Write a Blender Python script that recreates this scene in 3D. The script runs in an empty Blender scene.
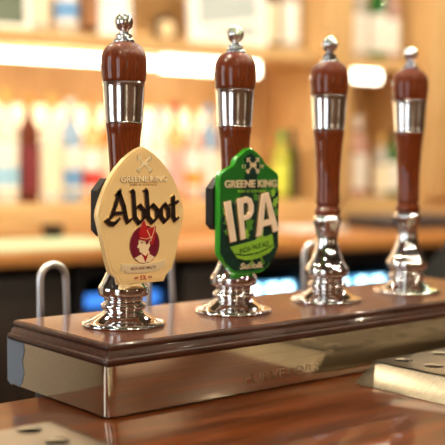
import bpy, bmesh, math, random
from mathutils import Vector, Matrix
PI = math.pi
R = math.radians
random.seed(7)
COL = bpy.context.scene.collection
scene = bpy.context.scene

# ------------------------------------------------------------------ materials
def mat(name, col, rough=.5, metal=0, coat=0, emit=None, estr=0, trans=0, ior=1.45, aniso=0, spec=.5, coat_rough=.05):
    m = bpy.data.materials.new(name); m.use_nodes = True
    b = m.node_tree.nodes['Principled BSDF']
    b.inputs['Base Color'].default_value = (*col, 1)
    b.inputs['Roughness'].default_value = rough
    b.inputs['Metallic'].default_value = metal
    b.inputs['Coat Weight'].default_value = coat
    b.inputs['Coat Roughness'].default_value = coat_rough
    b.inputs['Transmission Weight'].default_value = trans
    b.inputs['IOR'].default_value = ior
    b.inputs['Anisotropic'].default_value = aniso
    b.inputs['Specular IOR Level'].default_value = spec
    if emit:
        b.inputs['Emission Color'].default_value = (*emit, 1)
        b.inputs['Emission Strength'].default_value = estr
    return m

def grain(m, c1, c2, scale=(2, 40, 40), nscale=4, bump=0, lo=.3, hi=.7, detail=6, rough=None, rot=(0, 0, 0)):
    """stretched noise -> colour ramp (wood grain, brushed metal)"""
    nt = m.node_tree; N = nt.nodes; L = nt.links; b = N['Principled BSDF']
    tc = N.new('ShaderNodeTexCoord'); mp = N.new('ShaderNodeMapping')
    mp.inputs['Scale'].default_value = scale; mp.inputs['Rotation'].default_value = rot
    nz = N.new('ShaderNodeTexNoise'); nz.inputs['Scale'].default_value = nscale; nz.inputs['Detail'].default_value = detail
    cr = N.new('ShaderNodeValToRGB')
    cr.color_ramp.elements[0].color = (*c1, 1); cr.color_ramp.elements[0].position = lo
    cr.color_ramp.elements[1].color = (*c2, 1); cr.color_ramp.elements[1].position = hi
    L.new(tc.outputs['Object'], mp.inputs['Vector']); L.new(mp.outputs[0], nz.inputs['Vector'])
    L.new(nz.outputs['Fac'], cr.inputs['Fac']); L.new(cr.outputs['Color'], b.inputs['Base Color'])
    if bump:
        bp = N.new('ShaderNodeBump'); bp.inputs['Strength'].default_value = bump; bp.inputs['Distance'].default_value = .0005
        L.new(nz.outputs['Fac'], bp.inputs['Height']); L.new(bp.outputs[0], b.inputs['Normal'])
    if rough:
        mr = N.new('ShaderNodeMapRange'); mr.inputs['To Min'].default_value = rough[0]; mr.inputs['To Max'].default_value = rough[1]
        L.new(nz.outputs['Fac'], mr.inputs['Value']); L.new(mr.outputs[0], b.inputs['Roughness'])
    return m

M = {}
M['chrome'] = mat('chrome', (.80, .79, .78), .05, 1)
M['pipe'] = mat('satin_pipe', (.74, .75, .78), .30, 1)
M['band'] = mat('engraved_silver', (.80, .79, .78), .15, 1)
M['handle_wood'] = grain(mat('mahogany_handle', (.2, .05, .02), .5, 0, .8, coat_rough=.03, spec=.1), (.085, .014, .0025), (.200, .038, .006), (160, 160, 8), 6)
M['top_wood'] = grain(mat('mahogany_top', (.2, .07, .03), .4, 0, .7, coat_rough=.07, spec=.25), (.065, .016, .005), (.145, .038, .011), (3, 40, 40), 5)
M['mould_wood'] = grain(mat('mahogany_moulding', (.1, .03, .015),   .45, 0, .4, coat_rough=.06, spec=.25), (.020, .005, .002), (.060, .016, .005), (5, 40, 40), 5)
M['counter'] = grain(mat('polished_counter', (.2, .07, .02), .32, 0, .4, coat_rough=.045, spec=.1), (.034, .007, .001), (.15, .035, .007), (1.6, 14, 14), 3.2, rough=(.22, .42), rot=(0, 0, R(8)))
M['counter_front'] = grain(mat('counter_front', (.1, .03, .012), .4), (.06, .018, .008), (.12, .04, .016), (20, 20, 2), 3)
M['steel'] = grain(mat('brushed_steel', (.5, .46, .4), .2, 1, 0, aniso=.3), (.52, .44, .33), (.66, .57, .44), (1.5, 60, 120), 6, rough=(.07, .13))
M['tray'] = grain(mat('brushed_tray', (.6, .55, .47), .3, 1, 0), (.30, .25, .19), (.39, .33, .25), (1.5, 60, 60), 6, rough=(.26, .40))
M['edge_dark'] = mat('dark_gap', (.02, .012, .008), .6)
M['black'] = mat('black_plastic', (.012, .012, .012), .35)
M['black_soft'] = mat('soft_black', (.02, .018, .017), .55)
M['oak'] = grain(mat('honey_oak', (.6, .35, .13), .42), (.56, .32, .12), (.74, .50, .24), (30, 30, 2.2), 3)
M['oak_h'] = grain(mat('honey_oak_shelf', (.6, .35, .13), .4), (.56, .32, .12), (.74, .50, .24), (2.2, 30, 30), 3)
M['oak_dark'] = grain(mat('orange_oak_worktop', (.5, .2, .06), .38, 0, .3), (.36, .13, .03), (.58, .25, .07), (2, 30, 30), 3)
M['cup'] = grain(mat('dark_cupboard', (.05, .025, .012), .45), (.008, .004, .003), (.026, .013, .007), (20, 20, 2), 3)
M['led'] = mat('strip_light', (1, 1, 1), .5, emit=(1, .88, .68), estr=8)
M['led_added'] = mat('added_strip', (1, 1, 1), .5, emit=(1, .88, .68), estr=3.6)
M['blue'] = mat('blue_strip', (.1, .4, .8), .5, emit=(.07, .30, 1), estr=1.0)
M['spot'] = mat('led_spot', (.6, .9, 1), .5, emit=(.55, .9, 1), estr=6)
M['cyan'] = mat('cyan_strip', (.3, .8, 1), .5, emit=(.10, .50, .95), estr=.8)
M['lamp'] = mat('downlight_glow', (1, .9, .7), .5, emit=(1, .87, .64), estr=1120)
M['day'] = mat('daylight_pane', (1, 1, 1), .5, emit=(.80, .90, 1), estr=3.0)
M['dusk'] = mat('warm_lit_pane', (1, .9, .7), .5, emit=(1, .84, .64), estr=1.3)
M['added_glow'] = mat('added_glow_panel', (1, .85, .6), .5, emit=(1, .80, .50), estr=1.0)
M['wall'] = mat('brown_wall', (.13, .06, .028), .6)
M['ceil'] = mat('dim_ceiling', (.07, .055, .04), .8)
M['floor'] = grain(mat('floor_boards', (.15, .07, .03), .4), (.08, .035, .015), (.18, .08, .035), (2, 20, 20), 3)
M['white'] = mat('white_gloss', (.85, .85, .83), .35)
M['gold'] = mat('satin_gold', (.95, .67, .31), .36, .3, .25, coat_rough=.25)
M['gold_raise'] = mat('raised_gold', (.88, .62, .30), .26, .75)
M['goldpale'] = mat('pale_gold', (.86, .68, .42), .3, .4)
M['letter_gold'] = mat('letter_gold', (.98, .80, .50), .35, .1)
M['ink'] = mat('brown_black_enamel', (.018, .008, .006), .4, 0, 0, spec=.3)
M['maroon'] = mat('maroon_enamel', (.16, .006, .022), .3, 0, .5)
M['red'] = mat('red_enamel', (.42, .010, .012), .3, 0, .5)
M['face'] = mat('cream_enamel', (.80, .60, .36), .35)
M['green'] = mat('green_enamel', (.012, .125, .014), .28, 0, .6)
M['green_edge'] = mat('bright_green_edge', (.035, .36, .02), .22, 0, .6)
M['green_dark'] = mat('dark_green_enamel', (.006, .030, .020), .25, 0, .6)
M['lime'] = mat('lime_enamel', (.22, .42, .03), .3, 0, .4)
M['lime_dull'] = mat('dull_hop_green', (.07, .22, .02), .3, 0, .4)
M['cream'] = mat('cream_letter', (.86, .66, .48), .32, .15)
M['engrave'] = mat('engraved_letter', (.34, .26, .18), .4, .8)

# ------------------------------------------------------------------ helpers
def smooth(me, ang=35):
    for p in me.polygons: p.use_smooth = True
    try: me.set_sharp_from_angle(angle=R(ang))
    except Exception: pass

def obj(name, data, m, parent=None, loc=(0, 0, 0), rotz=0, sm=True):
    if isinstance(data, bmesh.types.BMesh):
        me = bpy.data.meshes.new(name)
        bmesh.ops.recalc_face_normals(data, faces=data.faces)
        data.to_mesh(me); data.free()
    else: me = data
    if sm: smooth(me)
    ms = m if isinstance(m, (list, tuple)) else [m]
    me.materials.clear()
    for x in ms: me.materials.append(x)
    o = bpy.data.objects.new(name, me); COL.objects.link(o)
    o.parent = parent; o.location = loc; o.rotation_euler = (0, 0, rotz)
    return o

def tag(o, label, cat, group=None, kind=None):
    if label: o['label'] = label
    if cat: o['category'] = cat
    if group: o['group'] = group
    if kind: o['kind'] = kind
    return o

def thing(name, label, cat, loc=(0, 0, 0), rotz=0, group=None):
    o = bpy.data.objects.new(name, None); COL.objects.link(o)
    o.empty_display_size = .02
    o.location = loc; o.rotation_euler = (0, 0, rotz)
    return tag(o, label, cat, group)

def struct(name, bm, m, loc=(0, 0, 0), rotz=0):
    o = obj(name, bm, m, None, loc, rotz, sm=False); o['kind'] = 'structure'; return o

def box(bm, x0, x1, y0, y1, z0, z1, bev=0, seg=2):
    r = bmesh.ops.create_cube(bm, size=1)
    vs = r['verts']
    for v in vs:
        v.co = Vector(((x0 + x1) / 2 + v.co.x * (x1 - x0), (y0 + y1) / 2 + v.co.y * (y1 - y0), (z0 + z1) / 2 + v.co.z * (z1 - z0)))
    if bev:
        es = {e for v in vs for e in v.link_edges}
        bmesh.ops.bevel(bm, geom=list(es), offset=bev, segments=seg, affect='EDGES', profile=.5)
    return bm

def B(*a, **k): return box(bmesh.new(), *a, **k)

def lathe(prof, seg=64, caps=True, cx=0, cy=0, bm=None):
    bm = bm or bmesh.new(); rings = []
    for r, z in prof:
        rings.append([bm.verts.new((cx + r * math.cos(2 * PI * i / seg), cy + r * math.sin(2 * PI * i / seg), z)) for i in range(seg)])
    for a, b in zip(rings, rings[1:]):
        for i in range(seg):
            j = (i + 1) % seg
            bm.faces.new((a[i], a[j], b[j], b[i]))
    if caps:
        bm.faces.new(rings[0][::-1]); bm.faces.new(rings[-1])
    return bm

def spline(pts, n=4):
    """Catmull-Rom through profile points"""
    out = []
    P = [pts[0]] + list(pts) + [pts[-1]]
    for i in range(1, len(P) - 2):
        p0, p1, p2, p3 = P[i - 1:i + 3]
        for k in range(n):
            t = k / n
            out.append(tuple(.5 * (2 * b + (c - a) * t + (2 * a - 5 * b + 4 * c - d) * t * t + (-a + 3 * b - 3 * c + d) * t ** 3) for a, b, c, d in zip(p0, p1, p2, p3)))
    out.append(tuple(pts[-1])); return out

def tube(path, r, seg=16, bm=None):
    bm = bm or bmesh.new(); path = [Vector(p) for p in path]; rings = []
    up = Vector((0, 1, 0))
    for i, p in enumerate(path):
        t = (path[min(i + 1, len(path) - 1)] - path[max(i - 1, 0)]).normalized()
        a = t.cross(up)
        a = a.normalized() if a.length > 1e-4 else Vector((1, 0, 0))
        b = t.cross(a).normalized()
        rings.append([bm.verts.new(p + a * r * math.cos(2 * PI * k / seg) + b * r * math.sin(2 * PI * k / seg)) for k in range(seg)])
    for a, b in zip(rings, rings[1:]):
        for k in range(seg): bm.faces.new((a[k], a[(k + 1) % seg], b[(k + 1) % seg], b[k]))
    bm.faces.new(rings[0][::-1]); bm.faces.new(rings[-1]); return bm

def prism(pts, y0, y1, bm=None, bev=0, seg=1):
    """polygon in XZ, extruded from y0 (front) to y1"""
    bm = bm or bmesh.new()
    a = [bm.verts.new((x, y0, z)) for x, z in pts]; b = [bm.verts.new((x, y1, z)) for x, z in pts]
    n = len(pts); f = bm.faces.new(a); bm.faces.new(b[::-1])
    for i in range(n): bm.faces.new((a[i], b[i], b[(i + 1) % n], a[(i + 1) % n]))
    if bev: bmesh.ops.bevel(bm, geom=list(f.edges), offset=bev, segments=seg, affect='EDGES', profile=.5)
    return bm

def hull(pts):
    pts = sorted(set((round(x, 6), round(y, 6)) for x, y in pts))
    def half(ps):
        o = []
        for p in ps:
            while len(o) > 1 and (o[-1][0] - o[-2][0]) * (p[1] - o[-2][1]) - (o[-1][1] - o[-2][1]) * (p[0] - o[-2][0]) <= 0: o.pop()
            o.append(p)
        return o[:-1]
    return half(pts) + half(pts[::-1])

def pen(strokes, w, h, ang, y0, y1, bm=None):
    """broad-nib pen strokes as solid raised shapes"""
    bm = bm or bmesh.new(); c, s = math.cos(R(ang)), math.sin(R(ang))
    nib = [(a * w / 2 * c - b * h / 2 * s, a * w / 2 * s + b * h / 2 * c) for a in (-1, 1) for b in (-1, 1)]
    for st in strokes:
        for p, q in zip(st, st[1:]):
            prism(hull([(p[0] + n[0], p[1] + n[1]) for n in nib] + [(q[0] + n[0], q[1] + n[1]) for n in nib]), y0, y1, bm)
    return bm

def curve_to_mesh(cu, name):
    o = bpy.data.objects.new(name, cu); COL.objects.link(o)
    dg = bpy.context.evaluated_depsgraph_get(); dg.update()
    me = bpy.data.meshes.new_from_object(o.evaluated_get(dg))
    bpy.data.objects.remove(o); return me

def fix_xz(me, x, y, z, width=None, rot=0, skew=0, height=None):
    """centre a flat XY mesh, size it, stand it up facing -y"""
    xs = [v.co.x for v in me.vertices]; ys = [v.co.y for v in me.vertices]
    cx, cy = (min(xs) + max(xs)) / 2, (min(ys) + max(ys)) / 2
    s = width / (max(xs) - min(xs)) if width else 1
    sy = height / (max(ys) - min(ys)) if height else s
    c, n = math.cos(R(rot)), math.sin(R(rot))
    for v in me.vertices:
        a, b = (v.co.x - cx) * s, (v.co.y - cy) * sy
        v.co = Vector((x + a * c - b * n, y - v.co.z, z + a * n + b * c))

def text(name, s, x, y, z, width, m, parent, thick=.0006, bold=0, rot=0, height=None, shear=0, bev=0):
    cu = bpy.data.curves.new(name, 'FONT'); cu.body = s; cu.size = .01
    cu.extrude = thick; cu.offset = bold; cu.shear = shear; cu.bevel_depth = bev; cu.resolution_u = 4
    me = curve_to_mesh(cu, name); fix_xz(me, x, y, z, width, rot, height=height)
    return obj(name, me, m, parent, sm=False)

def shape(name, loops, y, thick, m, parent, bev=0, off=0):
    """filled outlines with holes in XZ (mm), raised from y towards the viewer side"""
    cu = bpy.data.curves.new(name, 'CURVE'); cu.dimensions = '2D'; cu.fill_mode = 'BOTH'
    cu.extrude = thick / 2; cu.bevel_depth = bev; cu.bevel_resolution = 1; cu.offset = off
    for lp in loops:
        sp = cu.splines.new('POLY'); sp.points.add(len(lp) - 1); sp.use_cyclic_u = True
        for p, (a, b) in zip(sp.points, lp): p.co = (a / 1000, b / 1000, 0, 1)
    me = curve_to_mesh(cu, name)
    for v in me.vertices: v.co = Vector((v.co.x, y - thick / 2 - v.co.z, v.co.y))
    return obj(name, me, m, parent, sm=False)

def ell(cx, cz, rx, rz, n=40, a0=0, a1=360):
    return [(cx + rx * math.cos(R(a0 + (a1 - a0) * i / n)), cz + rz * math.sin(R(a0 + (a1 - a0) * i / n))) for i in range(n)]

mm = lambda L: [[(a / 1000, b / 1000) for a, b in s] for s in L]

# ------------------------------------------------------------------ camera
F, pitch, roll, yaw = 1027.05, .06212, .00693, .69371
cam_d = bpy.data.cameras.new('camera'); cam = bpy.data.objects.new('camera', cam_d); COL.objects.link(cam)
cam_d.sensor_width = 36; cam_d.lens = F / 445 * 36; cam_d.clip_start = .05; cam_d.clip_end = 50
f = Vector((math.sin(yaw) * math.cos(pitch), math.cos(yaw) * math.cos(pitch), -math.sin(pitch)))
r = Vector((math.cos(yaw), -math.sin(yaw), 0)); u = r.cross(f)
r2 = r * math.cos(roll) + u * math.sin(roll); u2 = -r * math.sin(roll) + u * math.cos(roll)
mw = Matrix((r2, u2, -f)).transposed().to_4x4(); mw.translation = Vector((-.48419, -.73316, .2248)); cam.matrix_world = mw
cam_d.dof.use_dof = True; cam_d.dof.focus_distance = .955; cam_d.dof.aperture_fstop = 83.1 / 19.5
cam_d.dof.aperture_blades = 0
scene.camera = cam

# ------------------------------------------------------------------ bar counter
ct = thing('bar_counter', 'polished reddish mahogany bar counter under the pumps and drip trays', 'bar counter', (0, 0, 0))
obj('worktop', B(-1.5, 2.3, -.42, .113, -.04, 0, .004), M['counter'], ct)
obj('front_panel', B(-1.46, 2.26, -.36, .06, -1.05, -.04), M['counter_front'], ct)

# ------------------------------------------------------------------ pump box
LX, W, BH = .62, .1815, .065
pb = thing('pump_box', 'long mahogany-topped steel box carrying the row of beer pumps', 'pump box', (0, 0, 0))
def rrect(x0, x1, y0, y1, r, n=8):
    P = []
    for cx, cy, a in ((x1 - r, y1 - r, 0), (x0 + r, y1 - r, 90), (x0 + r, y0 + r, 180), (x1 - r, y0 + r, 270)):
        for k in range(n + 1): P.append((cx + r * math.cos(R(a + 90 * k / n)), cy + r * math.sin(R(a + 90 * k / n))))
    return P
def ringstack(levels, bm=None, cap=True):
    bm = bm or bmesh.new(); rg = [[bm.verts.new((x, y, z)) for x, y in P] for P, z in levels]
    n = len(rg[0])
    for a, b in zip(rg, rg[1:]):
        for i in range(n): bm.faces.new((a[i], a[(i + 1) % n], b[(i + 1) % n], b[i]))
    if cap: bm.faces.new(rg[0][::-1]); bm.faces.new(rg[-1])
    return bm
fas = obj('steel_fascia', ringstack([(rrect(-.003, LX, -.003, .1775, .0085), z) for z in (.0018, .003, .025, .0485)]), M['steel'], pb)
obj('foot_strip', B(.006, LX - .006, .006, .112, 0, .0018), M['edge_dark'], pb)
obj('support_bracket', B(.02, LX - .02, .118, .165, -.05, .0018, .002), M['black'], pb)
mprof = [(-.001, .0495), (.0045, .0495), (.0058, .0507), (.0062, .0525), (.0056, .0542), (.0040, .0550), (.0036, .0562), (.0030, .0578), (.0018, .0590), (.0014, .0602),
         (.0020, .0612), (.0022, .0626), (.0014, .0640), (.0002, .0648), (-.0012, .0650)]
obj('wooden_moulding', ringstack([(rrect(-o, LX + o, -o, .1665 + o, .0012, 2), .065 - (.065 - z) * 1.22) for o, z in mprof[:-1]], cap=True), M['mould_wood'], pb)
obj('wooden_top', ringstack([(rrect(.0012, LX - .0012, .0012, .1653, .001, 2), z) for z in (.0630, .0652)]), M['top_wood'], pb)
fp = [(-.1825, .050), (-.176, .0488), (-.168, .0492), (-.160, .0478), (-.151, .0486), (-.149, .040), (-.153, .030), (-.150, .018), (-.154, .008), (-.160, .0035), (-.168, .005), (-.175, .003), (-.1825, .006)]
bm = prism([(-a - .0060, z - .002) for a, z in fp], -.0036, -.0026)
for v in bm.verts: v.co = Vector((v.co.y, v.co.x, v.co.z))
o = obj('reflection_patch', bm, mat('bluish_reflection', (.16, .20, .26), .3), fas, sm=False); o['label'] = 'jagged bluish patch painting a window reflection on the left end'  # window reflection on the steel, painted as a thin bluish patch
def engrave(s, x, w, h, z):
    cu = bpy.data.curves.new('engraving', 'FONT'); cu.body = s; cu.size = .01; cu.extrude = .0001; cu.resolution_u = 4; cu.offset = -.00012
    me = curve_to_mesh(cu, 'engraving'); fix_xz(me, x, -.0034, z, w, height=h)
    o = obj('engraving', me, M['engrave'], fas, sm=False); o['label'] = 'faint engraved capitals on the steel fascia'
engrave('PURVEYORS', .201, .098, .0088, .0150)

# ------------------------------------------------------------------ beer pumps
K = .000944
def prof(pts, n=4): return [(max(a, .0001), b) for a, b in spline([(r_ * K, z_ * K) for r_, z_ in pts], n)]
base_p = prof([(41.5, 0), (42.4, .8), (42.6, 2), (41, 4.2), (36, 5.6), (31, 7.6), (26, 10.4), (22, 13), (20.3, 15), (20.4, 16.2), (22.4, 17.2), (23.2, 19.2), (22.8, 21.6), (20.6, 23.2), (19.6, 25), (19.8, 27.4), (21.5, 29),
               (24.4, 30.2), (25.6, 32.2), (25.8, 35), (25.7, 38.4), (24.6, 40.6), (22.6, 43.6), (20.0, 48.5), (17.2, 55), (14.9, 62), (13.2, 69), (12.6, 75), (13.2, 81), (14.8, 88.5), (16.3, 93.0), (17.0, 95), (17.1, 98), (16.2, 99.6), (15.6, 101.5), (14.6, 103.0), (13, 103.4)], 3)
ring_p = prof([(11, 103.2), (14.2, 103.5), (15.3, 105.6), (15.2, 109), (13.8, 112), (12.9, 114), (13.2, 115.6), (11, 116.2)], 3)
grip_p = prof([(10, 115.8), (13.9, 116.2), (14.3, 118.4), (14.1, 125), (14.0, 138), (14.3, 152), (15.1, 166), (16.2, 180), (17.3, 193), (18.2, 203.4), (12, 203.8)])
band_p = [(a * K, b * K) for a, b in [(17, 203.2), (18.9, 203.4), (19.2, 204.2), (18.9, 205.2), (19.4, 211), (20.2, 225), (21.0, 239), (21.3, 242.2), (21.8, 243.4), (21.5, 244.6), (17, 244.8)]]
crown_p = prof([(17, 244.4), (21.4, 244.8), (22.4, 252), (23.0, 259), (23.0, 265), (22.2, 271), (20.0, 276.6), (16.6, 280.6), (12.4, 283.2), (9, 284)])
fin_p = prof([(7, 283), (10.6, 283.4), (11.2, 285), (10.4, 286.6), (8.4, 287.4), (7.8, 288.6), (8.8, 290), (8.0, 291.8), (5.6, 293), (4.8, 294.4), (5.2, 295.4)], 3) + \
        [(9.5 * K * math.sin(R(a)), (304.0 - 9.5 * math.cos(R(a))) * K) for a in range(36, 180, 9)] + [(.0001, 313.5 * K)]
def make_pump():
    t = thing('beer_pump', '', '', (0, 0, 0))
    obj('chrome_base', lathe(base_p, 72), M['chrome'], t)
    obj('wooden_collar', lathe(ring_p, 48), M['handle_wood'], t)
    obj('wooden_grip', lathe(grip_p, 48), M['handle_wood'], t)
    b = obj('silver_band', lathe(band_p, 48), M['band'], t)
    bm = bmesh.new()                                   # raised crest and lines of engraving round the band
    rr = lambda z: (19.15 + (z - 205) * .055) * K
    def rib(ang, z, da, dz, tilt=0):
        q = []
        for sa, sz in ((-1, -1), (1, -1), (1, 1), (-1, 1)):
            zz = z + sz * dz + sa * tilt; an = R(ang + sa * da)
            q.append(bm.verts.new((math.cos(an) * (rr(zz) + .00025), math.sin(an) * (rr(zz) + .00025), zz * K)))
        bm.faces.new(q)
    rng = random.Random(3)
    for k in range(26): rib(-165 + k * 5.4, 213 + rng.uniform(-.6, .6), 1.5, rng.uniform(1.0, 1.9), rng.uniform(-.8, .8))
    for k in range(16): rib(-150 + k * 7, 219.5, rng.uniform(1.2, 2.6), .5, rng.uniform(-.5, .5))
    for k in range(34): rib(-112 + rng.gauss(0, 11), 233 + rng.gauss(0, 4), rng.uniform(.8, 2), rng.uniform(.4, 1.2), rng.uniform(-1.4, 1.4))
    obj('band_engraving', bm, M['band'], b)
    obj('wooden_crown', lathe(crown_p, 48), M['handle_wood'], t)
    obj('chrome_finial', lathe(fin_p, 40), M['chrome'], t)
    return t
def dup(root, loc):
    r_ = root.copy(); COL.objects.link(r_); r_.location = loc
    for ch in list(root.children):
        c = ch.copy(); COL.objects.link(c); c.parent = r_
        for g in list(ch.children):
            d = g.copy(); COL.objects.link(d); d.parent = c
    return r_
HX, HY, SP = .068, .078, .1379
pumps = [make_pump()]
pumps[0].location = (HX, HY, BH + .0003)
for i in range(1, 4): pumps.append(dup(pumps[0], (HX + i * SP, HY, BH + .0003)))
for p_, l in zip(pumps, ['mahogany and chrome beer pump behind the gold clip, nearest the left end of the box',
                         'mahogany and chrome beer pump behind the green clip',
                         'mahogany and chrome beer pump without a clip, just right of the green clip',
                         'mahogany and chrome beer pump farthest right, in front of the black till']):
    tag(p_, l, 'beer pump', 'beer pumps in a row on the box')

# ------------------------------------------------------------------ gold clip
c1 = thing('pump_clip', 'gold pointed pump clip with large black blackletter name and bishop emblem', 'pump clip', (HX, 0, BH), 0, 'pump clips on the left two pumps')
half = [(1, 170.5), (6, 167.9), (13, 163.8), (21, 158.0), (29, 150), (35.5, 142), (41.5, 132), (46, 122), (49.3, 112), (50, 107), (39.2, 65), (35.8, 54.5), (27.5, 49.6), (26, 43.2)]
outl = half + [(-a, b) for a, b in half[::-1][:-1]]
sc = lambda pts, d, cx=0, cz=108: [((x - cx) * (1 - d / 50) + cx, (z - cz) * (1 - d / 64) + cz) for x, z in pts]
outl = [(a * .982, b) for a, b in outl]
P1 = mm([outl])[0]
pl = obj('plate', prism(P1, .0477, .0537, bev=.0008), M['gold'], c1)
obj('rim', (lambda bm: bm)(prism(mm([sc(outl, 3)])[0], .0472, .0479, bev=.0003)), M['gold'], pl)
YF = .0472
A_ = [[(-42.7, 105.2), (-38.5, 102.0), (-33, 101.4), (-28.7, 105.6)], [(-27.6, 131.0), (-32.6, 117.7), (-37.5, 107.0)], [(-28.0, 129.5), (-22.6, 117.4), (-20.2, 106.8), (-17.6, 102.7), (-13.6, 105.2)], [(-34.6, 110.8), (-22.2, 111.6)], [(-30.5, 128), (-27.5, 132)]]
b_ = [[(-13.4, 131.6), (-11.4, 130), (-9.6, 106.7), (-4.6, 101.3), (1.8, 106.3), (1.3, 113.0), (-3.9, 117.4), (-8.4, 114.4)]]
b2_ = [[(2.6, 131.8), (4.4, 130.2), (6.6, 106.7), (11.7, 101.3), (17.6, 106.3), (17.2, 113.4), (12.0, 117.6), (7.6, 114.6)]]
o_ = [[(26.8, 118.0), (22.0, 113.6), (22.4, 106.4), (27.1, 101.6), (32.0, 106.0), (31.5, 113.4), (26.8, 118.0)]]
t_ = [[(37.2, 125.0), (37.8, 106.4), (40.2, 102.6), (43.2, 104.4)], [(34.4, 118.0), (42.6, 119.8)]]
S = mm([[(a * .94 - .6, b - 1.8) for a, b in q] for q in A_ + b_ + b2_ + o_ + t_])
ln = obj('name_lettering', pen(S, .0040, .0012, 33, YF - .0018, YF - .0004), M['ink'], c1, sm=False); ln['label'] = 'raised black blackletter name'
o = obj('name_outline', pen(S, .0053, .0026, 33, YF - .0010, YF + .0004), M['gold_raise'], ln, sm=False)
o = text('brewery_lettering', 'GREENE KING', 1.5 / 1000, YF, .1405, .0525, M['letter_gold'], c1, .0012, .00012, height=.0056); o['label'] = 'raised gold capitals'
M['letter_shade'] = mat('painted_shade', (.36, .20, .07), .4, .3)  # dark tone painting the shade around raised letters and crest
text('lettering_shade', 'GREENE KING', 1.5 / 1000, YF, .1403, .0533, M['letter_shade'], o, .0004, .00028, height=.0062)
text('town_lettering', 'BURY ST EDMUNDS', .001, YF, .1352, .030, M['gold_raise'], c1, .0004, height=.0020)
def crest(parent, cx, cz, y, m, s=1.0):
    bm = bmesh.new()
    for sg in (-1, 1):                                  # crossed arrows
        st = [[(cx - sg * 7.4 * s, cz - 6.6 * s), (cx + sg * 7.4 * s, cz + 6.8 * s)]]
        pen(mm(st), .0010 * s, .0010 * s, 0, y - .0008, y + .0003, bm)
        pen(mm([[(cx + sg * 4.2 * s, cz + 7.2 * s), (cx + sg * 7.8 * s, cz + 7.2 * s), (cx + sg * 7.6 * s, cz + 3.6 * s)],
                [(cx - sg * 8.6 * s, cz - 5.6 * s), (cx - sg * 6.4 * s, cz - 8.0 * s)], [(cx - sg * 7.4 * s, cz - 4.4 * s), (cx - sg * 5.2 * s, cz - 6.8 * s)]]), .0012 * s, .0012 * s, 0, y - .0008, y + .0003, bm)
    crown = [(-6, -3), (6, -3), (7, 3.2), (4, 1), (2.4, 4.6), (0, 1.6), (-2.4, 4.6), (-4, 1), (-7, 3.2)]
    prism(mm([[(cx + a * s * .62, cz + b * s * .62) for a, b in crown]])[0], y - .0012, y + .0003, bm)
    return obj('crown_crest', bm, m, parent, sm=False)
crest(c1, 1.6, 154.6, YF, M['letter_gold'], .92)
crest(c1, 1.9, 154.3, YF + .0006, M['letter_shade'], .98)  # darker crest copy underneath, painted shade around the raised one
em = shape('round_emblem', [ell(2.2, 79.4, 16.4, 17.0)], YF, .0006, M['maroon'], c1, .0003); em['label'] = 'maroon disc with a bishop in red mitre'
obj('emblem_rim', prism(mm([ell(2.2, 79.4, 17.3, 17.9)])[0], YF - .0004, YF + .0003), M['gold_raise'], em)
shape('bishop_face', [[(-4.2, 87), (2.6, 85.6), (7.6, 86), (7.8, 78), (5.6, 74.4), (7.6, 71.6), (4.4, 68.0), (1.6, 67.8), (-1.6, 71.8), (-3.6, 72.4), (-4.4, 74.2), (-3.8, 75.4), (-4.9, 76.2), (-6.9, 77.4), (-5.0, 80.4), (-4.9, 84)]], YF - .0006, .0009, M['face'], em)
shape('face_shading', [[(2.2, 85), (6.8, 85), (5.4, 80.5), (3.0, 79.2)]], YF - .0015, .0005, M['maroon'], em)
shape('face_shading', [[(-3.2, 81.6), (-.6, 81.9), (-.8, 80.9), (-3.0, 80.7)]], YF - .0015, .0005, M['maroon'], em)
shape('robe', [[(-9.5, 67.2), (-2.2, 70.4), (1.5, 66.2), (6.0, 71.0), (13.6, 66.8), (8.0, 63.2), (2.2, 62.0), (-4.0, 63.0)]], YF - .0006, .0009, M['face'], em)
shape('robe_band', [[(-1.2, 70.8), (2.2, 63.0), (5.2, 71.2), (2.4, 68.6)]], YF - .0015, .0006, M['red'], em)
mt = shape('red_mitre', [[(-4.9, 84.6), (-4.6, 91.4), (.4, 101.4), (4.4, 93.6), (13.9, 96.2), (12.8, 86), (10.2, 78.4), (7.6, 80.2), (7.8, 84.0), (2.4, 83.0)]], YF - .0006, .0016, M['red'], em, .0002)
for q in ([[(-4.4, 86.4), (3.0, 85.0), (9.5, 87.0), (9.5, 86.3), (3.0, 84.3), (-4.4, 85.7)]], [[(3.8, 93.2), (8.4, 84.6), (7.7, 84.4), (3.2, 92.8)]], [[(12.9, 95.2), (8.0, 82), (7.4, 82.4), (12.2, 95.2)]]):
    shape('mitre_line', q, YF - .0022, .0005, M['goldpale'], mt)
bn = shape('ribbon_banner', [[(-25, 63.2), (-19, 62.2), (0, 60.8), (19, 62.4), (26.6, 64.2), (25, 60.6), (26.4, 57.4), (20, 56.6), (19.6, 54.4), (0, 53.0), (-19.5, 54.2), (-19.8, 56.2), (-25.4, 57.0), (-23.2, 60)]], YF, .0005, M['goldpale'], c1, .0003)
text('banner_lettering', 'RICH AND MALTY', .0008, YF - .0008, .0576, .0285, M['maroon'], bn, .0002, .00005, height=.0028)
for q in (('ABV', -.0070, .0050, .0022), ('5%', .0008, .0072, .0042), ('VOL', .0086, .0050, .0022)): text('strength_lettering', q[0], q[1], YF, .0486, q[2], M['red'], c1, .0003, .00012, height=q[3])
def backing(parent, w, y0):
    bm = prism(mm([[(-w, 94), (-w + 6, 88), (w - 6, 88), (w, 94), (w, 130), (w - 10, 141), (-w + 10, 141), (-w, 130)]])[0], y0, y0 + .0036)
    for sg in (-1, 1):
        prism(mm([[(sg * 17, 88), (sg * (w - 6), 88), (sg * w, 94), (sg * w, 130), (sg * (w - 10), 141), (sg * 17, 141)]])[0], y0 + .0034, y0 + .0105, bm)
    return obj('clip_backing', bm, M['black'], parent, sm=False)
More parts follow.
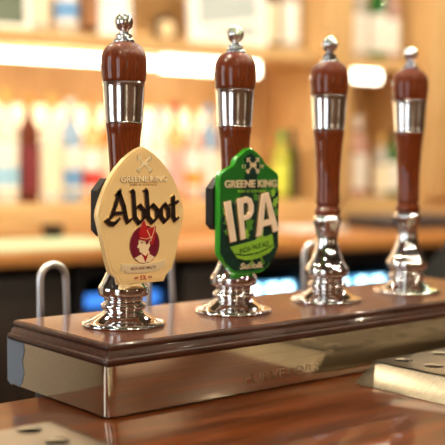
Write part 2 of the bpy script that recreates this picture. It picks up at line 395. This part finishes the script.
back1 = backing(c1, 45.5, .0540); back1['label'] = 'black backing bracket behind the plate'

# ------------------------------------------------------------------ green clip
c2 = thing('pump_clip', 'green shield-shaped pump clip with large slanted cream capital letters', 'pump clip', (HX + SP, 0, BH), 0, 'pump clips on the left two pumps')
half = [(0, 171), (4, 170), (10.5, 165.6), (18.6, 160.5), (20.8, 157.6), (21.8, 153.6), (35.8, 147.2), (40.2, 145.0), (42.3, 142), (42.3, 67), (41.2, 63), (27, 48), (20, 43.6), (14, 42.2)]
outl = half + [(-a, b) for a, b in half[::-1][:-1]]
outl = [(a * .945, b) for a, b in outl]
pl = obj('plate', prism(mm([outl])[0], .0535, .0605, bev=.0008), M['green_edge'], c2)
YG = .0531
inner = sc(outl, 1.2, 0, 107)
fc = obj('face_panel', prism(mm([inner])[0], YG, .0536, bev=.0002), M['green'], c2)
shape('dark_field', [[(-33, 108), (-37.5, 100), (-39, 66), (-31, 55), (-21, 47.2), (0, 45.4), (21, 47.2), (33, 57), (39.4, 68), (39.4, 128), (30, 122), (14, 128), (9, 140), (13, 152), (9, 160), (0, 166), (-9, 160), (-5, 150), (-9, 138), (-13, 122), (-22, 116)]], YG, .0003, M['green_dark'], fc)
YH = YG - .0003
def hopleaf(cx, cz, s, rot, m, parent):
    pts = []
    for k in range(24):
        a = 2 * PI * k / 24; rr_ = s * (.75 + .25 * math.cos(6 * a)) * (1 + .25 * math.cos(a))
        x, z = rr_ * math.cos(a), rr_ * .62 * math.sin(a); c, n = math.cos(R(rot)), math.sin(R(rot))
        pts.append((cx + x * c - z * n, cz + x * n + z * c))
    return shape('hop_leaf', [pts], YH, .0005, m, parent, .0002)
for a in ((-31, 106, 5.5, 140, 'lime'), (-30.5, 97, 4.5, 200, 'lime_dull'), (-29, 86, 5, 170, 'lime_dull'), (34, 114, 6, 60, 'lime'), (36, 104, 5, 100, 'lime_dull'), (-1, 92, 9, 90, 'lime_dull'), (13, 78, 8, 60, 'lime'), (-5, 83, 7, 120, 'lime'), (22, 112, 5, 80, 'lime_dull'), (7, 120, 5, 90, 'lime_dull'), (31, 124, 5, 75, 'lime')):
    hopleaf(*a[:4], M[a[4]], c2)
bn = shape('lime_banner', [[(-26, 71), (-12, 73.2), (0, 75), (15, 78), (30, 81.4), (32.5, 68.4), (26, 63.0), (10, 57.8), (-6, 56.8), (-17, 59.4)]], YH, .0008, M['lime'], c2, .0003)
shape('banner_edge', [[(-21.6, 64.4), (-8, 62.6), (8, 63.8), (22, 67.4), (32, 71.6), (31.8, 70.6), (22, 66.2), (8, 62.6), (-8, 61.4), (-20.6, 63.2)]], YH - .0012, .0003, M['green_dark'], bn)
text('banner_lettering', 'INDIA PALE ALE', .0052, YH - .0010, .0695, .0400, M['green_dark'], bn, .0003, .0001, rot=9, height=.0052)
shape('crossed_stems', [[(4, 66), (6, 66), (1.5, 50.5), (-.5, 50)], [(10, 67), (12, 66.4), (19, 52), (17, 51.4)], [(3, 63), (5, 65), (12, 64.2), (14, 61.6)]], YH - .0004, .0011, M['lime'], c2)
text('county_lettering', 'Suffolk', .0030, YH, .0508, .0320, M['goldpale'], c2, .0005, .0002, rot=0, height=.0062, shear=.2)
Il = [[(-36.6, 115.4), (-26.6, 117.2), (-18.2, 74.8), (-28.0, 73.2)]]
Pl = [[(-19.4, 118.2), (-6.6, 121.0), (0.7, 118.6), (4.3, 111.5), (4.2, 104.2), (1.0, 98.6), (-3.4, 95.9), (-8.6, 95.0), (-6.0, 76.6), (-14.4, 75.2)], [(-9.6, 112.6), (-5.4, 113.2), (-4.0, 110), (-4.2, 104.6), (-6, 102.2), (-9.2, 101.6)]]
Al = [[(13.7, 122.9), (24.0, 125.0), (39.8, 83.4), (30.0, 81.4), (27.5, 89.5), (17.3, 87.8), (15.2, 78.8), (6.0, 77.2)], [(19.9, 112.6), (25.0, 97.0), (18.0, 95.9)]]
for lp in (Il, Pl, Al):
    lp = [[(a - .4, b + 1.6) for a, b in q] for q in lp]
    o = shape('capital_letter', lp, YH - .0016, .0006, M['cream'], c2, .0002, -.0011)
    shape('letter_outline', lp, YH, .0014, M['gold_raise'], o, .0003, -.0006)
o = text('brewery_lettering', 'GREENE KING', .0010, YH, .1345, .0705, M['goldpale'], c2, .0008, .00032, height=.0079); o['label'] = 'cream capitals'
text('town_lettering', 'BURY ST EDMUNDS', .0024, YH, .1268, .0380, M['lime'], c2, .0004, .0001, height=.0028)
crest(c2, 3.0, 153.2, YH, M['goldpale'], 1.0)
text('year_lettering', '17', -.0085, YH, .1520, .0050, M['goldpale'], c2, .0004, height=.0038)
text('year_lettering', '99', .0150, YH, .1520, .0058, M['goldpale'], c2, .0004, height=.0038)
o = backing(c2, 43.5, .0607); o['label'] = 'black backing bracket behind the plate'

# ------------------------------------------------------------------ drip trays
def tray(x0, x1, y0, y1, h, gx, gy, nx, ny, i, label, dx=.0585, dy=.0395):
    """bottom rectangle x0..x1,y0..y1; first hole centre gx,gy nearest the inner corner; sgn steps"""
    t = thing('drip_tray', label, 'drip tray', ((x0 + x1) / 2, (y0 + y1) / 2, 0), 0, 'drip trays on the counter')
    ox, oy = (x0 + x1) / 2, (y0 + y1) / 2
    bm = bmesh.new(); rad = .0096; n = 32
    sx = 1 if dx > 0 else -1
    cellx, celly = abs(dx), dy
    gx0 = gx - cellx / 2 if sx > 0 else gx - cellx * (nx - .5)
    gy1 = gy + celly / 2
    xs0, xs1, ys0, ys1 = gx0, gx0 + cellx * nx, gy1 - celly * ny, gy1
    tx0, tx1, ty0, ty1 = x0 + i, x1 - i, y0 + i, y1 - .006
    zt = h; zr = h - .0025
    def V(x, y, z): return bm.verts.new((x - ox, y - oy, z))
    ys1 = min(ys1, ty1); ys0 = max(ys0, ty0); xs0 = max(xs0, tx0); xs1 = min(xs1, tx1)
    for a in range(nx):
        for b in range(ny):
            cx = gx + (a * cellx if sx > 0 else -a * cellx); cy = gy - b * celly
            X0, X1, Y0, Y1 = max(cx - cellx / 2, xs0), min(cx + cellx / 2, xs1), max(cy - celly / 2, ys0), min(cy + celly / 2, ys1)
            inn, low, out = [], [], []
            for k in range(n):
                an = 2 * PI * k / n; c, s = math.cos(an), math.sin(an)
                inn.append(V(cx + rad * c, cy + rad * s, zt - .0006)); low.append(V(cx + (rad - .0004) * c, cy + (rad - .0004) * s, zt - .0014))
                tX = ((X1 - cx) / c if c > 1e-6 else (X0 - cx) / c if c < -1e-6 else 9); tY = ((Y1 - cy) / s if s > 1e-6 else (Y0 - cy) / s if s < -1e-6 else 9)
                q = min(tX, tY); out.append([cx + q * c, cy + q * s])
            for (ex, ey) in ((X0, Y0), (X0, Y1), (X1, Y0), (X1, Y1)):
                k = min(range(n), key=lambda k_: (out[k_][0] - ex) ** 2 + (out[k_][1] - ey) ** 2); out[k] = [ex, ey]
            mid = [V(cx + (rad + .0005) * math.cos(2 * PI * k / n), cy + (rad + .0005) * math.sin(2 * PI * k / n), zt) for k in range(n)]
            ov = [V(x, y, zt) for x, y in out]
            for k in range(n):
                j = (k + 1) % n
                bm.faces.new((ov[k], ov[j], mid[j], mid[k])); bm.faces.new((mid[k], mid[j], inn[j], inn[k])); bm.faces.new((inn[k], inn[j], low[j], low[k]))
    bmesh.ops.remove_doubles(bm, verts=bm.verts, dist=1e-5)
    # margin and sloping sides
    def ring(a0, a1, b0, b1, z, r_): return [V(x, y, z) for x, y in rrect(a0, a1, b0, b1, r_, 5)]
    r0 = ring(xs0, xs1, ys0, ys1, zt, .00001)
    r1 = ring(tx0 + .002, tx1 - .002, ty0 + .002, ty1 - .001, zt, .004)
    r1b = ring(tx0, tx1, ty0, ty1, zt - .0012, .006)
    r2 = ring(x0 + .0006, x1 - .0006, y0 + .0006, y1 - .0006, .0014, .008)
    r3 = ring(x0, x1, y0, y1, .0003, .008)
    for a, b in ((r0, r1), (r1, r1b), (r1b, r2), (r2, r3)):
        for k in range(len(a)):
            j = (k + 1) % len(a)
            try: bm.faces.new((a[k], a[j], b[j], b[k]))
            except ValueError: pass
    bmesh.ops.remove_doubles(bm, verts=bm.verts, dist=1e-6)
    obj('perforated_top', bm, M['tray'], t)
    obj('drip_basin', B(x0 + .01 - ox, x1 - .01 - ox, y0 + .01 - oy, y1 - .01 - oy, .0004, .003), M['edge_dark'], t)
tray(.270, .630, -.215, -.031, .0210, .3225, -.0535, 5, 3, .0235, 'steel drip tray with sloping sides at the right, in front of the right-hand pumps')
tray(-.42, -.062, -.228, -.043, .0220, -.1118, -.0625, 5, 3, .0235, 'steel drip tray at the bottom left corner, partly out of frame', dx=-.0585)

# ------------------------------------------------------------------ chrome swan-neck pipes on a low shelf behind
ub = thing('underbar_shelf', 'low dark shelf behind the pump box holding the bent pipes', 'shelf', (.55, .34, 0))
obj('shelf_board', B(-.62, .85, -.18, .16, -.17, -.15, .002), M['black_soft'], ub)
for sx in (-.6, .83): obj('shelf_side', B(sx - .012, sx + .012, -.17, .15, -1.05, -.17), M['black_soft'], ub)
def swan(x, label, lean, h=.1155, w=.0155, y=.215):
    P = [(-w, 0, -.150)] + [(-w, 0, h - w - .01)]
    for k in range(13): a = R(180 - 15 * k); P.append((w * math.cos(a), 0, h - w + w * math.sin(a) * 1.0))
    P += [(w + lean * .35, 0, h - .05), (w + lean, 0, h - .10), (w + lean * 1.4, 0, -.150)]
    t = thing('swan_neck_pipe', label, 'pipe', (x, y, 0), 0, 'bent chrome pipes behind the pump box')
    obj('bent_pipe', tube(P, .0041, 14), M['pipe'], t)
    for q in (-w, w + lean * 1.4): obj('pipe_flange', lathe([(.007, -.15), (.007, -.145), (.0035, -.143)], 20, cx=q), M['chrome'], t)
swan(.0710, 'upside-down U of chrome pipe at the left end, clear of the pumps', .004, .1115)
swan(.2105, 'bent chrome pipe half hidden behind the gold clip', .006, .135)
swan(.458, 'bent chrome pipe half hidden behind the third pump base', .006, .116)

# ------------------------------------------------------------------ back bar frame (turned 8.7 degrees)
RB = R(-8.7464); OX, OY = 1.40201, 1.53504
def BW(s, t, z=0): return (OX + s * math.cos(RB) - t * math.sin(RB), OY + s * math.sin(RB) + t * math.cos(RB), z)

# room
S0, S1, T0, T1, Z0, Z1 = -3.4, 3.2, -5.2, .34, -1.05, 1.45
C0 = BW(0, 0, 0)
struct('floor', B(S0, S1, T0, T1, Z0 - .05, Z0), M['floor'], C0, RB)
struct('ceiling', B(S0, S1, T0, T1, Z1, Z1 + .05), M['ceil'], C0, RB)
struct('wall_back', B(S0, S1, T1, T1 + .05, Z0, Z1), mat('cream_wall', (.58, .54, .50), .7), C0, RB)
struct('wall_right', B(S1, S1 + .05, T0, T1, Z0, Z1), M['wall'], C0, RB)
def wall_with_windows(name, along, const, a0, a1, wins, thick):
    bm = bmesh.new()
    def add(p0, p1, z0, z1):
        if along == 's': box(bm, p0, p1, const - thick, const, z0, z1)
        else: box(bm, const - thick, const, p0, p1, z0, z1)
    zs0, zs1 = wins[0][2], wins[0][3]
    add(a0, a1, Z0, zs0); add(a0, a1, zs1, Z1)
    c = a0
    for w in wins: add(c, w[0], zs0, zs1); c = w[1]
    add(c, a1, zs0, zs1)
    struct(name, bm, M['wall'], C0, RB)
wf = [(-2.0, -1.5, .05, 1.0), (1.3, 1.9, .05, 1.0)]
wl = [(-3.9, -2.8, -.15, 1.15), (-1.6, -.6, -.15, 1.15)]
wall_with_windows('wall_front', 's', T0, S0, S1, wf, .06)
wall_with_windows('wall_left', 't', S0, T0, T1, wl, .06)
n = 0
for along, const, ws in (('s', T0, wf), ('t', S0, wl)):
    for a, b, z0, z1 in ws:
        n += 1
        fr = bmesh.new(); e = .05
        bars = [(a, a + e, z0, z1), (b - e, b, z0, z1), (a, b, z0, z0 + e), (a, b, z1 - e, z1), ((a + b) / 2 - .02, (a + b) / 2 + .02, z0, z1), (a, b, .62, .66)]
        for p0, p1, q0, q1 in bars:
            if along == 's': box(fr, p0, p1, const - .045, const - .005, q0, q1)
            else: box(fr, const - .045, const - .005, p0, p1, q0, q1)
        w = struct('window_%d' % n, fr, M['white'], C0, RB)
        g = B(a, b, const - .055, const - .050, z0, z1) if along == 's' else B(const - .055, const - .050, a, b, z0, z1)
        obj('window_pane', g, M['day'] if along == 't' else M['dusk'], w, sm=False)

# ceiling downlights
k = 0
dl = None
def downlight(s, t):
    global dl
    loc = BW(s, t, Z1)
    if dl is None:
        dl = thing('ceiling_downlight', 'round warm ceiling downlight', 'ceiling light', loc, 0, 'ceiling downlights over the bar room')
        obj('downlight_rim', lathe([(.052, -.001), (.052, -.008), (.040, -.012), (.036, -.006)], 24, caps=False), M['white'], dl)
        obj('downlight_bulb', lathe([(.023, -.001), (.023, -.010), (.014, -.014)], 24), M['lamp'], dl)
    else: dup(dl, loc)
for s in (-2.1, -1.25, -.45, .4, 1.3):
    for t in (-4.0, -2.6, -1.35, -.45): downlight(s, t)

# ------------------------------------------------------------------ back bar joinery
bc = thing('back_counter', 'orange oak back counter running the width behind the pumps', 'counter', C0, RB)
obj('worktop', B(-1.5, 1.6, -.45, .30, -.008, .021, .003), M['oak_dark'], bc)
obj('plinth', B(-1.5, 1.6, -.30, .30, -1.05, -.95), M['black_soft'], bc)
su = thing('shelf_unit', 'honey oak shelf unit with bottle ledge and upright posts behind the bar', 'shelf unit', C0, RB)
obj('bottle_ledge', B(-1.5, 1.6, 0, .30, .0215, .103, .002), M['oak_h'], su)
obj('back_panel', B(-1.5, 1.6, .302, .325, .0215, 1.40), M['oak'], su)
obj('upper_shelf', B(-1.5, .342, -.005, .300, .512, .552, .003), M['oak_h'], su)
obj('upper_shelf', B(.443, .767, .012, .300, .505, .540, .003), M['oak_h'], su)
obj('top_shelf', B(-1.5, .342, -.005, .300, .965, 1.0, .003), M['oak_h'], su)
obj('top_shelf', B(.443, .767, .012, .300, .965, 1.0, .003), M['oak_h'], su)
for a, b in ((.343, .442), (.768, .885)):
    obj('upright_post', B(a, b, -.03, .300, .104, 1.40, .003), M['oak'], su)
obj('side_panel', B(.886, 1.6, .06, .300, .104, 1.40, .003), M['oak'], su)
def strip(s0, s1, z0, z1, t0, label, m='led'):
    t = thing('strip_light', label, 'light', BW((s0 + s1) / 2, t0, z0), RB, 'warm strip lights under the upper shelves')
    h = (s1 - s0) / 2
    obj('diffuser', B(-h, h, 0, .022, 0, z1 - z0, .004), M[m], t)
    obj('end_cap', B(-h - .008, -h, 0, .024, 0, z1 - z0), M['white'], t)
    obj('end_cap', B(h, h + .008, 0, .024, 0, z1 - z0), M['white'], t)
strip(-1.45, -.20, .474, .500, .020, 'long glowing white strip light under the upper shelf at left')
tag(obj('added_glow_panel', B(-.80, .80, 0, .010, 0, .27, .003), M['added_glow'], None, BW(-.655, .288, .106), RB), 'added glowing amber panel that brightens the lower row of bottles', 'added light panel')  # glow panel added to brighten the ledge and bottles
strip(-.17, .16, .470, .512, .060, 'glowing strip light under the shelf between the two pump clips')
strip(-1.40, .30, .93, .96, .02, 'added unseen strip light above the upper shelf bottles', 'led_added')  # unseen strip, added to brighten the upper shelf
strip(.46, .75, .93, .96, .02, 'added unseen strip light above the right alcove', 'led_added')  # second added strip, out of view over the alcove
strip(.475, .600, .470, .505, .030, 'short glowing strip light in the right-hand alcove')

# cupboards and fridges under the back counter
fr_c = [-.495, -.080, .208, .520]
def fridge(s, label, m, w=.105):
    t = thing('bottle_fridge', label, 'fridge', BW(s, -.10, -.94), RB, 'glass-door fridges under the back counter')
    W2 = w + .022; y0, y1 = -.30, .38; H = .925
    bm = bmesh.new()
    box(bm, -W2, -W2 + .02, y0 + .03, y1, 0, H); box(bm, W2 - .02, W2, y0 + .03, y1, 0, H); box(bm, -W2 + .02, W2 - .02, y0 + .03, y1, 0, .08)
    box(bm, -W2 + .02, W2 - .02, y0 + .03, y1, H - .03, H); box(bm, -W2 + .02, W2 - .02, y1 - .02, y1, .08, H - .03)
    obj('fridge_cabinet', bm, M['black_soft'], t, sm=False)
    bm = bmesh.new()
    for q in ((-W2, -W2 + .022, 0, H), (W2 - .022, W2, 0, H), (-W2 + .022, W2 - .022, 0, .05), (-W2 + .022, W2 - .022, H - .03, H)): box(bm, q[0], q[1], y0, y0 + .028, q[2], q[3])
    d = obj('door_frame', bm, M['black'], t, sm=False)
    obj('door_glass', B(-W2 + .022, W2 - .022, y0 + .012, y0 + .016, .05, H - .03), M['glass'], d, sm=False)
    obj('strip_light', B(-w + .004, w - .004, y0 + .034, y0 + .050, H - .105, H - .075, .004), M[m], t)
    if m == 'cyan':
        for q in (-w * .55, w * .1, w * .62): obj('lamp_spot', B(q - .014, q + .014, y0 + .028, y0 + .034, H - .101, H - .078, .003), M['spot'], t)
    obj('wire_shelf', B(-w + .004, w - .004, y0 + .07, y1 - .03, .45, .458), M['steel'], t, sm=False)
M['glass'] = mat('door_glass', (.95, .97, 1), .02, trans=1, ior=1.05)
fridge(fr_c[0], 'black glass-door fridge with deep blue light, behind the left two pumps', 'blue')
fridge(fr_c[1], 'black glass-door fridge glowing cyan just right of the green clip', 'cyan', .085)
fridge(fr_c[2], 'black glass-door fridge glowing cyan between the right two pumps', 'cyan')
fridge(fr_c[3], 'black glass-door fridge glowing cyan at the right edge beneath the till', 'cyan')
def cupboard(a, b, label):
    t = thing('cupboard', label, 'cupboard', BW((a + b) / 2, -.10, -.94), RB, 'dark cupboards under the back counter')
    w = (b - a) / 2 - .002
    obj('cupboard_body', B(-w, w, -.28, .38, 0, .925), M['cup'], t, sm=False)
    d = obj('cupboard_door', B(-w + .01, w - .01, -.30, -.281, .02, .90, .003), M['cup'], t)
    obj('door_handle', tube([(w - .04, -.30, .66), (w - .04, -.325, .67), (w - .04, -.325, .76), (w - .04, -.30, .77)], .005, 10), M['chrome'], d)
cupboard(-1.45, -1.03, 'dark brown cupboard at the far left under the back counter')
cupboard(-1.02, -.63, 'dark brown cupboard behind the left bent pipe')
cupboard(-.36, -.19, 'narrow dark cupboard between the deep blue fridge and the first cyan fridge')
cupboard(.65, 1.2, 'dark brown cupboard under the back counter beyond the right edge')

# ------------------------------------------------------------------ bottles
def gl(name, c, tr=.55): 
    if name not in M: M[name] = mat(name, c, .08, trans=tr)
    return M[name]
def pm(name, c):
    if name not in M: M[name] = mat(name, c, .5)
    return M[name]
GL = {'clear': (.90, .88, .82), 'amber': (.75, .30, .06), 'brown': (.16, .04, .02), 'green': (.05, .28, .05), 'dkgreen': (.015, .06, .02), 'red': (.45, .04, .03), 'yellow': (.75, .80, .12), 'blue': (.35, .55, .85), 'pink': (.95, .62, .55), 'orange': (.95, .58, .28), 'black': (.02, .015, .012)}
PC = {'white': (.92, .90, .86), 'cream': (.92, .84, .64), 'black': (.03, .03, .03), 'red': (.6, .05, .04), 'blue': (.16, .36, .70), 'gold': (.75, .5, .15), 'green': (.06, .38, .08), 'orange': (.85, .35, .08), 'lightblue': (.35, .62, .85), 'maroon': (.22, .03, .04), 'pink': (.85, .5, .45), 'grey': (.35, .35, .36), 'brown': (.35, .16, .07), 'lime': (.66, .74, .10)}
def bottle(s, t, z, h, r_, glass, lab, cap, label, group, body=.58, lab2=None):
    o = thing('spirit_bottle', label, 'bottle', BW(s, t, z), RB + random.uniform(-.3, .3), group)
    hb = h * body
    pr = [(r_ * .9, 0), (r_, .004), (r_, hb * .5), (r_, hb), (r_ * .93, hb + h * .035), (r_ * .62, hb + h * .09), (r_ * .40, hb + h * .14), (r_ * .35, hb + h * .2), (r_ * .34, h * .93), (r_ * .34, h * .95)]
    obj('glass_body', lathe(pr, 28), gl('glass_' + glass, GL[glass]), o)
    z0, z1 = hb * .16, hb * .80
    obj('paper_label', lathe([(r_ + .0004, z0), (r_ + .0006, z0 + .001), (r_ + .0006, z1)], 28, caps=False), pm('paper_' + lab, PC[lab]), o)
    if lab2: obj('label_band', lathe([(r_ + .0010, z0 + (z1 - z0) * .12), (r_ + .0010, z0 + (z1 - z0) * .5)], 28, caps=False), pm('paper_' + lab2, PC[lab2]), o)
    obj('bottle_cap', lathe([(r_ * .40, h * .86), (r_ * .42, h * .865), (r_ * .42, h), (r_ * .38, h + .001)], 24), pm('paper_' + cap, PC[cap]), o)
g = 'spirit bottles on the lower ledge'
zl = .1035
for a in [
    (-.690, .10, .30, .034, 'amber', 'cream', 'gold', 'amber bottle with cream label cut by the left edge', None),
    (-.612, .09, .30, .033, 'clear', 'white', 'gold', 'clear bottle with white label and light blue band, far left', 'lightblue'),
    (-.547, .10, .285, .029, 'brown', 'maroon', 'orange', 'dark red-brown bottle, second visible from the left', None),
    (-.489, .08, .29, .030, 'clear', 'cream', 'gold', 'clear bottle with tall cream label beside the dark red-brown one', None),
    (-.427, .10, .28, .030, 'blue', 'white', 'white', 'pale blue bottle with white label and blue band', 'blue'),
    (-.366, .09, .27, .028, 'orange', 'white', 'orange', 'orange bottle with white label and red band just left of the gold clip', 'red'),
    (-.305, .10, .29, .028, 'amber', 'cream', 'black', 'amber bottle hidden mostly behind the first pump', None),
    (-.232, .12, .28, .029, 'clear', 'white', 'red', 'clear bottle with red cap behind the gold clip', None),
    (-.160, .09, .26, .027, 'clear', 'white', 'blue', 'clear bottle with white label just right of the first pump', 'blue'),
    (-.103, .10, .28, .027, 'orange', 'pink', 'red', 'orange bottle with pink label between the pump clips', None),
    (-.047, .09, .27, .027, 'pink', 'white', 'orange', 'pinkish bottle with white label and orange band between the pump clips', 'orange'),
    (.010, .10, .28, .027, 'blue', 'white', 'blue', 'pale blue bottle just left of the second pump', None),
    (.070, .12, .26, .026, 'amber', 'cream', 'gold', 'amber bottle behind the second pump grip', None),
    (.236, .05, .205, .027, 'yellow', 'lime', 'green', 'yellow-green bottle just right of the green clip', None),
    (.290, .07, .21, .022, 'dkgreen', 'black', 'black', 'slim dark bottle beside the yellow-green one', None),
]: bottle(a[0], a[1], zl, a[2], a[3], a[4], a[5], a[6], a[7], g, .66, a[8])
g = 'bottles in the right alcove'
for a in [
    (.565, .10, .26, .032, 'pink', 'white', 'white', 'pink bottle with white label between the right two pumps', None),
    (.640, .07, .20, .026, 'clear', 'cream', 'gold', 'short clear bottle with cream label in the right alcove', None),
    (.700, .08, .215, .027, 'green', 'white', 'black', 'dark green bottle with white label left of the last pump', None),
]: bottle(a[0], a[1], zl, a[2], a[3], a[4], a[5], a[6], a[7], g, .66, a[8])
g = 'bottles on the upper shelf'
for a in [
    (-.500, .14, .553, .30, .030, 'clear', 'cream', 'gold', 'clear bottle on the upper shelf right of the leaning picture', None),
    (-.437, .10, .553, .30, .031, 'clear', 'white', 'blue', 'clear bottle with white and blue label on the upper shelf at left', 'blue'),
    (-.372, .10, .553, .28, .026, 'brown', 'brown', 'black', 'brown bottle on the upper shelf left of the blank white board', None),
    (.300, .10, .553, .30, .029, 'clear', 'white', 'grey', 'clear bottle with white label on the upper shelf left of the third pump finial', None),
    (.246, .14, .553, .30, .027, 'brown', 'cream', 'brown', 'brown bottle with cream label beside the square white frame', None),
    (.490, .12, .541, .30, .027, 'clear', 'white', 'white', 'clear bottle against the left post of the right alcove', None),
    (.560, .10, .541, .30, .029, 'clear', 'white', 'white', 'clear bottle with white label, second in the upper right alcove', None),
    (.632, .09, .541, .30, .031, 'green', 'white', 'green', 'bright green bottle with white label in the upper right alcove', None),
    (.700, .10, .541, .28, .028, 'pink', 'white', 'pink', 'pinkish bottle beside the bright green one on the upper shelf', None),
    (.745, .17, .541, .28, .020, 'brown', 'white', 'black', 'slim brown bottle at the right post of the upper alcove', None),
]: bottle(a[0], a[1], a[2], a[3], a[4], a[5], a[6], a[7], a[8], g, .62, a[9])

# leaning pictures and boards on the upper shelf
def board(s, t, z, w, h, fm, im, label, stripe=None, fw=.02, name='picture_frame', cat='picture frame'):
    o = thing(name, label, cat, BW(s, t, z), RB)
    bm = bmesh.new()
    for q in ((-w, -w + fw, 0, h), (w - fw, w, 0, h), (-w + fw, w - fw, 0, fw), (-w + fw, w - fw, h - fw, h)): box(bm, q[0], q[1], -.008, .008, q[2], q[3], .001)
    obj('frame', bm, fm, o, sm=False)
    p = obj('panel', B(-w + fw, w - fw, -.002, .004, fw, h - fw), im, o, sm=False)
    if stripe: obj('white_stripe', prism(mm([stripe])[0], -.0035, -.0021), M['white'], p, sm=False)
    o.rotation_euler = (R(-6), 0, RB)
M['slate'] = mat('grey_panel', (.42, .48, .50), .3)
M['olive'] = mat('grey_green_panel', (.12, .15, .11), .25)
board(-.660, .10, .554, .125, .26, M['white'], M['olive'], 'grey-green picture in a white frame cut by the top left corner')
board(-.295, .10, .554, .052, .26, M['white'], M['white'], 'blank white board leaning on the upper shelf behind the first pump', fw=.012, name='display_board', cat='board')
board(.072, .09, .554, .135, .24, M['white'], M['slate'], 'large white square frame with grey panel and white stripe above the second pump', [(-100, 38), (100, 72), (100, 92), (-100, 58)], fw=.034)
o = thing('round_plaque', 'dark round plaque with pale centre on the upper shelf beside the large white frame', 'plaque', BW(-.130, .11, .555), RB)
def disc(r0, y0, y1, z): return prism([(r0 * math.cos(2 * PI * i / 32), z + r0 * math.sin(2 * PI * i / 32)) for i in range(32)], y0, y1)
obj('plaque_rim', disc(.040, -.008, .008, .040), M['cup'], o); obj('plaque_centre', disc(.026, -.011, -.009, .040), M['face'], o)

# things on the back counter
tag(obj('bar_towel', B(-.30, .30, -.15, .15, 0, .004, .0015), mat('pale_green_cloth', (.50, .58, .38), .9), None, BW(-.78, -.26, .0215), RB), 'pale green bar towel spread on the back counter at left', 'towel')
o = thing('small_dark_tub', 'small dark tub at the back of the left counter against the ledge', 'tub', BW(-.545, -.07, .0215), RB)
obj('tub_body', lathe([(.024, 0), (.030, .028), (.031, .032), (.026, .032), (.022, .004)], 28), M['cup'], o)
tag(obj('folded_cloth', B(-.085, .085, -.06, .06, 0, .016, .006, 3), mat('white_cloth', (.78, .74, .68), .9), None, BW(.17, -.20, .0215), RB), 'folded white cloth on the back counter between second and third pumps', 'cloth')
o = thing('serving_tray', 'dark grey tray on the back counter behind the last pump', 'tray', BW(.56, -.15, .0215), RB)
obj('tray_body', B(-.16, .16, -.10, .10, 0, .030, .008, 3), mat('dark_grey', (.055, .05, .055), .5), o)
obj('tray_rim', B(-.165, .165, -.105, .105, .0305, .036, .003), mat('grey_rim', (.09, .08, .09), .4), o)

# till behind the last pump
tl = thing('till', 'black wedge-shaped till with sloping grey edge at the right edge', 'till', (1.0, .42, 0))
obj('till_base', B(-.05, .20, -.06, .06, -.15, -.10, .006), M['black'], tl)
obj('till_body', prism([(-.075, -.03), (.20, .165), (.20, -.10), (-.05, -.10)], -.055, .055, bev=.003), mat('till_black', (.008, .008, .008), .7, spec=.15), tl)
obj('till_edge', prism([(-.078, -.0275), (-.082, -.022), (.198, .179), (.20, .168)], -.061, -.0552, bev=.0005), mat('till_grey', (.06, .055, .05), .45), tl)

# ------------------------------------------------------------------ light
w = bpy.data.worlds.new('world'); scene.world = w; w.use_nodes = True
w.node_tree.nodes['Background'].inputs[0].default_value = (1, .85, .65, 1)
w.node_tree.nodes['Background'].inputs[1].default_value = .3
scene.view_settings.view_transform = 'Standard'; scene.view_settings.look = 'None'
scene.view_settings.gamma = 1; scene.view_settings.exposure = .30
scene.view_settings.use_curve_mapping = False
